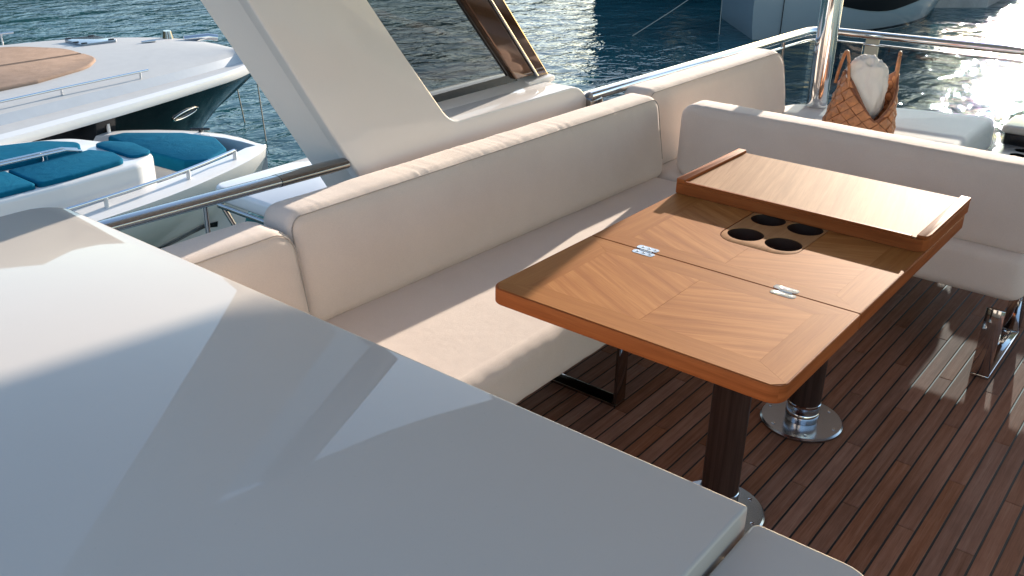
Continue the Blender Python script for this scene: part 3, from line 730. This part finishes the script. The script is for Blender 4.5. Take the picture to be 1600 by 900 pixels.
# ------------------------------------------------------------------ basket and towel
def build_basket():
    cx, cy, zb = 4.44, 1.42, .454
    t = thing('basket', 'woven tan leather basket with two handles on the aft sunpad', 'basket', (cx, cy, zb))
    cr = math.atan2(-cy, -cx)                       # direction back towards the table corner
    thV = cr - R(24)
    def H(th): return .065 + .205 * abs(math.sin(th - thV)) ** 1.25
    def S(th, h, out=0.0):
        k = h / .3
        a, b = .162 - .052 * k + out, .130 - .055 * k + out
        ang = th - (cr + R(90))
        c, s = math.cos(ang), math.sin(ang)
        e = (abs(c) ** 3 + abs(s) ** 3) ** (1 / 3)
        lx, ly = a * c / e, b * s / e
        # long axis lies across the view
        ux, uy = math.cos(cr + R(90)), math.sin(cr + R(90))
        vx, vy = math.cos(cr), math.sin(cr)
        return Vector((cx + ux * lx + vx * ly + ux * .022 * k, cy + uy * lx + vy * ly + uy * .022 * k, zb + h))
    nth, dh = 14, .058
    dth = 2 * math.pi / nth
    rows = 12
    for j in range(rows):
        for i in range(nth):
            th0 = (i + (j % 2) * .5) * dth; h0 = j * dh / 2
            if h0 > H(th0) + .002: continue
            tilt = .0060 if j % 2 else .0015
            pts = []
            for (dt, dhh, oo) in ((0, -1, tilt * .2), (.5, 0, tilt), (0, 1, tilt * .2), (-.5, 0, tilt)):
                th = th0 + dt * dth * .93; h = h0 + dhh * dh / 2 * .93
                h = max(.0, min(h, H(th) + .004)); pts.append((th, h, oo))
            if abs(pts[2][1] - pts[0][1]) < .004: continue
            vs_ = [S(*p) for p in pts] + [S(th0, min(max(.0, h0), H(th0)), tilt + .0035)] + [S(p[0], p[1], -.007) for p in pts]
            fs = [(0, 1, 4), (1, 2, 4), (2, 3, 4), (3, 0, 4)] + [(k, (k + 1) % 4, 5 + (k + 1) % 4, 5 + k) for k in range(4)] + [(8, 7, 6, 5)]
            mesh('weave_strip', vs_, fs, 'wicker', t, False)
    # inner lining so the weave is closed, and the turned rim
    vs_, fs = [], []; n = 48
    for k in range(n):
        th = 2 * math.pi * k / n
        vs_ += [S(th, 0.001, -.008), S(th, H(th) - .004, -.008)]
    for k in range(n): fs.append((2 * k, 2 * ((k + 1) % n), 2 * ((k + 1) % n) + 1, 2 * k + 1))
    fs.append(tuple(2 * k for k in range(n)))
    mesh('lining', vs_, fs, 'wicker2', t, True)
    tube('rim', [S(2 * math.pi * k / 64, H(2 * math.pi * k / 64), 0) for k in range(65)], .0055, 'wicker2', t, 8, False)
    for sgn in (1, -1):
        th = thV + sgn * R(90); top = S(th, .285); side = Vector((math.cos(cr), math.sin(cr), 0)) * .032
        pa, pb = S(th - R(24), H(th - R(24)) - .045, .004), S(th + R(24), H(th + R(24)) - .045, .004)
        uu = Vector((math.cos(cr + R(90)), math.sin(cr + R(90)), 0)); pa = pa + uu * .014; pb = pb - uu * .014
        apex = (pa + pb) / 2; apex.z = zb + .352
        pts = [pa, pa * .55 + apex * .45 + (pa - pb) * .12, apex + (pa - pb) * .12, apex + Vector((0, 0, .006)), apex + (pb - pa) * .12, pb * .55 + apex * .45 + (pb - pa) * .12, pb]
        tube('handle', pts, .0075, 'wicker', t, 8, True, smooth_path=2)
    # rolled towel standing in the basket
    bm = bmesh.new(); bmesh.ops.create_icosphere(bm, subdivisions=5, radius=1)
    ux, uy = math.cos(cr + R(90)), math.sin(cr + R(90))
    for v in bm.verts:
        p = v.co.copy(); z = (p.z + 1) / 2
        f = noise.noise(Vector((p.x * 1.7 + 3, p.y * 1.7, p.z * 1.1))) * .22
        ridge = 1 - abs(noise.noise(Vector((p.x * 3.2 + p.z * .8, p.y * 3.2 + 4, p.z * .9)))) * 2.2
        ridge2 = 1 - abs(noise.noise(Vector((p.x * 6.5 + p.z * 2, p.y * 6.5 + 1, p.z * 1.8)))) * 2
        rr = (1 + f + .11 * ridge + .05 * ridge2) * (1.0 - .08 * z)
        sq = (abs(p.x) ** 2.6 + abs(p.y) ** 2.6 + .0001) ** (1 / 2.6); ln = math.hypot(p.x, p.y) + .0001
        lx, ly = p.x * ln / sq * .100 * rr, p.y * ln / sq * .066 * rr
        hz = .012 + .318 * z ** .8 + f * .045 + .018 * ridge * z - .022 * p.x * z
        tw = .010 * math.sin(6 * z + 2)
        v.co = Vector((cx + ux * (lx + .004 + tw) + math.cos(cr) * ly, cy + uy * (lx + .004 + tw) + math.sin(cr) * ly, zb + hz))
    o = from_bm('towel', bm, 'towel', None, True, R(180))
    tag(o, 'crumpled white towel stuffed upright in the woven basket', 'towel')
build_basket()

# ------------------------------------------------------------------ aft locker with drink holders
def build_locker():
    t = thing('aft_locker', 'low grey locker with metal drink holder tray at the stern corner', 'locker', (5.1, .5, 0))
    slab('body', rounded_poly([(4.86, -.6, .02), (5.42, -.6, .02), (5.40, .93, .02), (4.86, .93, .02)], 4), .001, .312, 'deck_blue_grey', t, .01)
    slab('shelf', rounded_poly([(5.16, -.6, .02), (5.46, -.6, .02), (5.44, .94, .02), (5.16, .94, .02)], 4), .372, .41, 'gel', t, .012)
    slab('recess', [(5.17, -.58), (5.40, -.58), (5.40, .92), (5.17, .92)], .313, .371, 'black', t, 0)
    holes = [circle(4.935, .80, .036, 28), circle(5.035, .80, .036, 28)]
    tr = slab('drink_tray', rounded_poly(rect(4.875, 5.11, .70, .905, .03), 6), .313, .332, 'alu', t, .004, 2, holes=holes)
    for hx in (4.935, 5.035): lathe('cup', hx, .80, [(.0355, .3315), (.0355, .3135), (.001, .3135)], 'black', tr, 28, open_top=True)
build_locker()

# ------------------------------------------------------------------ other boats
def loft(name, rings, mat, parent, close=False, smooth=True, angle=R(40)):
    n = len(rings[0]); vs_ = [p for r_ in rings for p in r_]; fs = []
    for i in range(len(rings) - 1):
        for k in range(n if close else n - 1): fs.append((i * n + k, i * n + (k + 1) % n, (i + 1) * n + (k + 1) % n, (i + 1) * n + k))
    return mesh(name, vs_, fs, mat, parent, smooth, angle)
def resample(pts, m):
    P = [Vector(p) for p in pts]
    for _ in range(2):
        Q = [P[0]]
        for a, b in zip(P, P[1:]): Q += [a * .75 + b * .25, a * .25 + b * .75]
        Q.append(P[-1]); P = Q
    ls = [0]
    for a, b in zip(P, P[1:]): ls.append(ls[-1] + (b - a).length)
    out = []; j = 0
    for k in range(m):
        s = ls[-1] * (k / (m - 1)) ** 1.0
        while j < len(ls) - 2 and ls[j + 1] < s: j += 1
        f = (s - ls[j]) / max(1e-9, ls[j + 1] - ls[j]); out.append(P[j].lerp(P[j + 1], min(1, max(0, f))))
    return out
def inset(line, other, d, z):
    """move every point of line towards the matching point of other by d (metres)"""
    out = []
    for a, b in zip(line, other):
        v = b - a; L = v.length; k = min(.47, d / L) if L > 1e-6 else 0
        p = a + v * k; out.append(Vector((p.x, p.y, z(p) if callable(z) else z)))
    return out
def sheet_between(name, A, B, mat, parent, crown=.0, n=8):
    rings = []
    for a, b in zip(A, B):
        rings.append([a.lerp(b, k / n) + Vector((0, 0, crown * 4 * (k / n) * (1 - k / n))) for k in range(n + 1)])
    return loft(name, rings, mat, parent)
def pad_on(name, pts, z0, z1, mat, parent, r=.03):
    return slab(name, rounded_poly(pts, 6), z0, z1, mat, parent, r, 3, rb=.0, angle=R(60))

def build_boat_blue():
    t = thing('motorboat', 'white motorboat with blue foredeck cushions and low bow rail', 'boat', (4.5, 9.5, WATER))
    m = 40; z = -1.5
    near = resample([(6.42, 8.62), (6.15, 8.42), (5.62, 8.22), (4.92, 8.02), (4.05, 7.90), (2.8, 7.82), (1.0, 7.85), (-3, 8.0)], m)
    far = resample([(6.42, 8.62), (6.50, 9.15), (6.36, 9.75), (5.80, 10.45), (5.05, 10.90), (4.0, 11.10), (1.5, 11.2), (-3, 11.1)], m)
    near = [Vector((p.x, p.y, z)) for p in near]; far = [Vector((p.x, p.y, z)) for p in far]
    A1, B1 = inset(near, far, .0, z), inset(far, near, .0, z)
    def hull_side(a, b, nm):
        rings = []
        for i, (p, q) in enumerate(zip(a, b)):
            fl = .55 * (1 - .35 * i / m)
            c = (q - p); L = c.length; c = c / L if L > 1e-6 else Vector((0, 0, 0))
            back = Vector((-.5, .12, 0)) * max(0, 1 - i / 10)
            f = lambda d, zz, k: p + c * min(d, L * .48) + back * k + Vector((0, 0, zz - z))
            rings.append([f(0, z, 0), f(.02, z - .10, .03), f(.20, z - .35, .25), f(.55 * fl / .55, z - .62, .5), f(.82 * fl / .55, z - .80, .65), f(.90 * fl / .55, z - .86, .7), f(1.2, WATER + .1, .9), f(1.5, WATER - .4, 1.2)])
        return loft(nm, rings, 'hull_white', t)
    hull_side(near, far, 'hull'); hull_side(far, near, 'hull')
    # dark boot stripe along the near chine
    st = []
    for i, (p, q) in enumerate(zip(near, far)):
        c = (q - p); L = c.length; c = c / L if L > 1e-6 else Vector((0, 0, 0)); fl = .55 * (1 - .35 * i / m); back = Vector((-.5, .12, 0)) * max(0, 1 - i / 10)
        a = p + c * min(.80 * fl / .55 - .03, L * .47) + back * .66 + Vector((0, 0, -.80)); b_ = p + c * min(.88 * fl / .55 - .03, L * .47) + back * .69 + Vector((0, 0, -.865))
        st.append([a, b_])
    loft('boot_stripe', st[3:], 'black', t)
    # bulwark cap, inner wall, cockpit sole
    cap_n, cap_f = inset(near, far, .36, z + .035), inset(far, near, .26, z + .02)
    loft('gunwale', [[a, a.lerp(b, .5) + Vector((0, 0, .02)), b] for a, b in zip(near, cap_n)], 'hull_white', t)
    loft('gunwale', [[a, a.lerp(b, .5) + Vector((0, 0, .015)), b] for a, b in zip(far, cap_f)], 'hull_white', t)
    inn_n, inn_f = inset(near, far, .40, z - .28), inset(far, near, .32, z - .28)
    loft('inner_wall', [[a, b] for a, b in zip(cap_n, inn_n)], 'deck_blue_grey', t); loft('inner_wall', [[a, b] for a, b in zip(cap_f, inn_f)], 'deck_blue_grey', t)
    sheet_between('sole', inn_n, inn_f, 'deck_grey', t)
    # bow seat cushion
    pad_on('bow_cushion', [(5.43, 8.75, .05), (5.62, 8.56, .05), (6.02, 8.80, .12), (6.20, 9.25, .22), (6.08, 9.70, .22), (5.62, 10.22, .10), (5.40, 10.22, .06), (5.36, 9.5, .3)], z - .10, z + .05, 'blue', t, .03)
    pad_on('bow_seat', [(5.47, 8.78, .05), (5.64, 8.62, .05), (6.00, 8.84, .12), (6.14, 9.25, .2), (6.05, 9.68, .2), (5.62, 10.16, .10), (5.44, 10.16, .06), (5.42, 9.5, .3)], z - .28, z - .105, 'hull_white', t, .01)
    # cabin trunk with long sun mat
    zc = -1.22
    tr = [(5.02, 8.98, .25), (4.98, 8.52, .20), (4.70, 8.33, .25), (3.9, 8.28, .3), (1.0, 8.25, .2), (1.0, 10.1, .2), (4.0, 10.05, .3), (4.72, 9.70, .4)]
    slab('cabin_trunk', rounded_poly(list(reversed(tr)), 8), z - .27, zc, 'hull_white', t, .05, 5, rb=0, angle=R(60))
    pad_on('sun_mat', list(reversed([(4.66, 8.72, .2), (4.60, 8.42, .12), (4.02, 8.34, .06), (3.70, 8.335, .05), (3.70, 8.93, .03), (4.55, 8.98, .03)])), zc + .002, zc + .05, 'blue', t, .02)
    pad_on('sun_mat', list(reversed([(3.68, 8.335, .05), (2.7, 8.32, .05), (2.7, 8.93, .03), (3.68, 8.93, .03)])), zc + .002, zc + .05, 'blue', t, .02)
    pad_on('sun_mat', list(reversed([(4.62, 9.30, .15), (4.50, 9.06, .06), (2.7, 9.10, .05), (2.7, 9.85, .05), (3.95, 9.80, .2), (4.40, 9.62, .25)])), zc + .002, zc + .05, 'blue', t, .02)
    pad_on('nose_mat', list(reversed([(5.00, 8.95, .2), (4.96, 8.50, .12), (4.72, 8.50, .08), (4.70, 9.20, .08), (4.86, 9.20, .08)])), zc + .002, zc + .03, 'blue', t, .012)
    for yy in (8.965, 9.05):
        tube('grab_rail', [(2.6, yy, zc + .10), (4.3, yy - .01, zc + .10), (4.45, yy - .02, zc + .06)], .012, 'steel', t, 8)
        for xx in (2.9, 3.5, 4.1): tube('rail_foot', [(xx, yy, zc), (xx, yy, zc + .10)], .010, 'steel', t, 6)
    # bow rails with short feet
    def rail(src, oth, d, i0, i1, posts):
        ln = inset(src, oth, d, z + .13)[i0:i1]
        tube('bow_rail', ln, .018, 'steel', t, 8)
        for k in posts:
            p = ln[min(k, len(ln) - 1)]; tube('rail_foot', [p - Vector((0, 0, .11)), p], .022, 'hull_white', t, 8)
    rail(near, far, .17, 3, 36, (0, 3, 7, 11, 16, 22, 28)); rail(far, near, .16, 8, 34, (0, 3, 9, 15, 21))
    # anchor roller and cleat at the stem
    cl = tube('cleat', [(6.33, 9.55, z + .06), (6.18, 9.72, z + .06)], .016, 'black', t, 8)
    tube('cleat_foot', [(6.255, 9.635, z + .0), (6.255, 9.635, z + .06)], .02, 'black', cl, 8)
build_boat_blue()

def build_boat_black():
    t = thing('motor_yacht', 'black hulled motor yacht with white foredeck and tan sunpad', 'boat', (6.5, 12.8, WATER))
    m = 44; z = -1.2
    near = resample([(8.45, 11.30), (7.9, 10.98), (7.39, 10.80), (6.14, 10.46), (5.09, 10.22), (4.15, 10.02), (2.5, 9.75), (-2, 9.5)], m)
    far = resample([(8.45, 11.30), (8.80, 12.2), (8.86, 13.1), (8.62, 13.95), (7.55, 14.85), (6.56, 15.10), (4.5, 15.4), (-2, 15.6)], m)
    near = [Vector((p.x, p.y, z)) for p in near]; far = [Vector((p.x, p.y, z)) for p in far]
    def side(a, b):
        w_, k_ = [], []
        for i, (p, q) in enumerate(zip(a, b)):
            c = (q - p); L = c.length; c = c / L if L > 1e-6 else Vector((0, 0, 0)); back = Vector((.05, 1.75, 0)) * max(0, 1 - i / 14) ** 1.3
            f = lambda d, zz, k: p + c * min(d, L * .48) + back * k + Vector((0, 0, zz - z))
            w_.append([f(.16, z + .02, 0), f(.03, z + .0, 0), f(0, z - .06, 0), f(.01, z - .10, .01), f(.06, z - .115, .02)])
            k_.append([f(.06, z - .115, .02), f(.22, z - .45, .3), f(.50, z - .9, .7), f(.80, z - 1.3, 1.0), f(1.0, WATER - .3, 1.3)])
        loft('gunwale', w_, 'hull_white', t); loft('hull', k_, 'hull_black', t)
        return k_
    near_rings = side(near, far); side(far, near)
    dn, df = inset(near, far, .16, z + .02), inset(far, near, .16, z + .02)
    gn, gf = inset(near, far, .52, z + .015), inset(far, near, .45, z + .015)
    loft('side_deck', [[a, b] for a, b in zip(dn, gn)], 'deck_grey', t); loft('side_deck', [[a, b] for a, b in zip(df, gf)], 'deck_grey', t)
    hn, hf = inset(near, far, .66, z + .10), inset(far, near, .60, z + .10)
    loft('coachroof_side', [[a, b] for a, b in zip(gn, hn)], 'deck_blue_grey', t); loft('coachroof_side', [[a, b] for a, b in zip(gf, hf)], 'deck_blue_grey', t)
    sheet_between('foredeck', hn, hf, 'deck_grey', t, .06)
    zz = z + .155
    pad_on('sunpad', [(2.5, 11.2, .05), (5.4, 11.62, .2), (6.22, 11.92, .75), (6.60, 12.35, .6), (6.62, 12.73, .02), (2.5, 12.72, .02)], zz - .06, zz + .03, 'tan', t, .03)
    pad_on('sunpad', [(2.5, 12.745, .02), (6.61, 12.755, .02), (6.64, 13.25, .6), (6.28, 13.85, .6), (5.7, 14.2, .2), (2.5, 14.5, .05)], zz - .06, zz + .03, 'tan', t, .03)
    h = slab('deck_hatch', rounded_poly(list(reversed([(7.00, 14.0, .04), (7.46, 13.95, .04), (7.50, 13.38, .04), (6.95, 13.40, .04)])), 4), zz - .03, zz + .015, 'hatch_glass', t, .008)
    for (x, y) in ((7.05, 13.95), (7.4, 13.92), (7.02, 13.44), (7.44, 13.44), (6.98, 13.6)):
        box('hatch_latch', x - .05, x + .03, y - .02, y + .02, zz + .0155, zz + .03, 'black', h, .004)
    def rail(pts, feet, dz=.15):
        P = [Vector((x, y, z + .04 + dz)) for x, y in pts]
        tube('grab_rail', P, .016, 'steel', t, 8)
        for (x, y) in feet: tube('rail_foot', [(x, y, z), (x, y, z + .04 + dz)], .014, 'steel', t, 8)
    rail([(3.0, 10.66), (4.55, 10.85), (5.4, 10.98), (6.58, 11.12)], [(4.2, 10.82), (5.35, 10.98), (6.45, 11.10)])
    rail([(4.0, 15.16), (5.5, 15.0), (6.68, 14.86)], [(5.0, 15.06), (6.5, 14.88)], .16)
    # oval porthole in the black topside
    K = near_rings; i0 = 7
    mid = lambda i, f: K[i][0].lerp(K[i][1], f)
    c = mid(i0, .95); U = (mid(i0 - 2, .80) - mid(i0 + 2, 1.0)).normalized(); V = (K[i0][1] - K[i0][0]).normalized(); Nn = U.cross(V)
    if Nn.y > 0: Nn = -Nn
    ring = [c + U * .26 * math.cos(2 * math.pi * k / 24) + V * .085 * math.sin(2 * math.pi * k / 24) + Nn * .008 for k in range(25)]
    po = tube('porthole', ring, .015, 'steel', t, 8, False)
    mesh('porthole_glass', [p - Nn * .008 for p in ring[:-1]], [tuple(range(24))], 'black', po, False)
    # stem fittings
    a = tube('anchor_roller', [(8.30, 12.9, z + .13), (8.62, 12.75, z + .15), (8.75, 12.7, z + .12)], .05, 'steel', t, 10)
    tube('windlass', [(8.25, 13.25, z + .06), (8.25, 13.25, z + .22)], [.09, .06], 'chrome_dark', t, 12)
    tube('cleat', [(7.65, 13.0, z + .16), (7.85, 12.95, z + .16)], .018, 'steel', t, 8)
build_boat_black()

def build_boat_far():
    t = thing('cruiser', 'pale blue grey cruiser with black window band beyond the stern rail', 'boat', (28, 9.5, WATER))
    wl = [(23.5, 10.6), (24.3, 9.9), (25.4, 9.19), (27.4, 8.45), (29.8, 8.15), (32.2, 8.65)]
    wl = resample(wl, 26); rings = []
    for i, p in enumerate(wl):
        f = i / 25; out = Vector((-.28, -.95, 0)).lerp(Vector((.35, -.9, 0)), f)
        if i < 6: out = Vector((-.75, .1, 0)).lerp(out, i / 6)
        p = Vector((p.x, p.y, 0)); hi = .85 + .35 * f
        rings.append([p - out * .25 + Vector((0, 0, WATER - .3)), p + Vector((0, 0, WATER + .02)), p + out * (.10 + .12 * f) + Vector((0, 0, WATER + .35)), p + out * (.16 + .35 * f) + Vector((0, 0, WATER + hi)), p + out * (.12 + .30 * f) + Vector((0, 0, WATER + hi + .55)), p - out * .2 + Vector((0, 0, WATER + hi + 1.5)), p - out * 1.6 + Vector((0, 0, WATER + hi + 1.6))])
    loft('hull', rings, 'hull_grey', t, angle=R(30))
    # transom quarter closing the near end
    n0 = rings[0]; bk = [q + Vector((2.6, 2.2, 0)) for q in n0]
    loft('transom', [bk, n0], 'hull_grey', t, angle=R(30))
    # black window band standing just proud of the topside
    def band(i0, i1, a, b, name, mat, push=.02):
        rr = []
        for i in range(i0, i1 + 1):
            f = (i - i0) / max(1, (i1 - i0)); lo = a(f); hi = b(f)
            P = rings[i]; at = lambda z_: next((P[k].lerp(P[k + 1], (z_ - P[k].z) / (P[k + 1].z - P[k].z)) for k in range(1, 5) if P[k].z <= z_ <= P[k + 1].z), P[4])
            o_ = (P[3] - P[1]); o_.z = 0; o_ = o_.normalized() if o_.length > 1e-6 else Vector((0, -1, 0))
            rr.append([at(WATER + lo + (hi - lo) * j / 8) + o_ * push for j in range(9)])
        loft(name, rr, mat, t, angle=R(20))
    band(5, 20, lambda f: .92 - .34 * math.sin(min(1, f * 2.4) * 1.57) + .75 * max(0, f - .45), lambda f: 1.7, 'window_band', 'window_black')
    band(9, 25, lambda f: .03, lambda f: .10, 'boot_stripe', 'black', .012)
    for i in (2, 5): 
        P = rings[i]; tube('panel_seam', [P[1] + Vector((-.02, -.02, 0)), P[2] + Vector((-.02, -.02, 0)), P[3] + Vector((-.02, -.02, 0)), P[4] + Vector((-.02, -.02, 0))], .012, 'black', t, 6)
    tube('fairlead', [rings[24][3] + Vector((0, -.05, .05)), rings[25][3] + Vector((.1, -.05, .05))], .05, 'steel', t, 8)
build_boat_far()

def build_far_bits():
    # dark hulled yacht moored farther out, only its mirror image reaches the picture
    t = thing('dark_yacht', 'dark navy hulled yacht moored far out, mirrored in the water', 'boat', (34, 19, WATER))
    wl = resample([(27.6, 18.3), (28.15, 17.0), (28.75, 15.8), (29.7, 14.55), (33, 13.4)], 16); rings = []
    for i, p in enumerate(wl):
        p = Vector((p.x, p.y, 0)); o_ = Vector((-.7, -.6, 0))
        rings.append([p - o_ * .3 + Vector((0, 0, WATER - .5)), p + Vector((0, 0, WATER)), p + o_ * .12 + Vector((0, 0, WATER + 1.0)), p + o_ * .3 + Vector((0, 0, WATER + 3.4)), p - o_ * .6 + Vector((0, 0, WATER + 3.5)), p - o_ * 5 + Vector((0, 0, WATER + 3.6))])
    loft('hull', rings, 'hull_navy', t)
    loft('transom', [[q + Vector((5, 3, 0)) for q in rings[0]], rings[0]], 'hull_navy', t)
    q = slab('quay', [(32.9, 8.75), (34.2, 7.5), (36.6, 7.6), (42, 8), (42, 11), (34.5, 11)], WATER - .5, WATER + .9, 'concrete', None, .05)
    tag(q, 'grey concrete quay block beside the bow of the pale cruiser', 'quay')
    b = thing('dinghy', 'small grey dinghy hull in the sun glitter at far right', 'boat', (36.2, 6.0, WATER))
    hull = []
    for k in range(12):
        f = k / 11; x = 34.9 + 3.2 * f; hw = .75 * math.sin(min(1, f * 2.5 + .12) * math.pi / 2); cy_ = 6.1 - .35 * f
        hull.append([(x, cy_ + hw * .5, WATER - .2), (x, cy_ + hw, WATER + .45), (x, cy_ + hw * .8, WATER + .5), (x, cy_ - hw * .8, WATER + .5), (x, cy_ - hw, WATER + .45), (x, cy_ - hw * .5, WATER - .2)])
    loft('hull', hull, 'deck_blue_grey', b)
    for (lab, a, b_) in (('thin slack mooring line from the black hulled yacht bow', (8.75, 12.4, -1.35), (9.8, 13.7, WATER)),
                         ('upright grey mooring line beside the white pillar', (9.25, 12.55, -1.0), (9.32, 12.5, WATER)),
                         ('short mooring line by the stem of the black yacht', (8.9, 13.7, -1.9), (8.98, 13.75, WATER)),
                         ('pale mooring line slanting to the dark water near the cruiser', (24.6, 11.9, -1.2), (21.8, 13.2, WATER)),
                         ('thin mooring line hanging beside the cruiser transom', (24.25, 11.95, -1.4), (23.6, 11.6, WATER))):
        o = tube('mooring_line', [a, (Vector(a) + Vector(b_)) / 2 + Vector((0, 0, -.06)), b_], .011, 'rope', None, 6, smooth_path=1)
        tag(o, lab, 'rope', 'mooring lines')
build_far_bits()
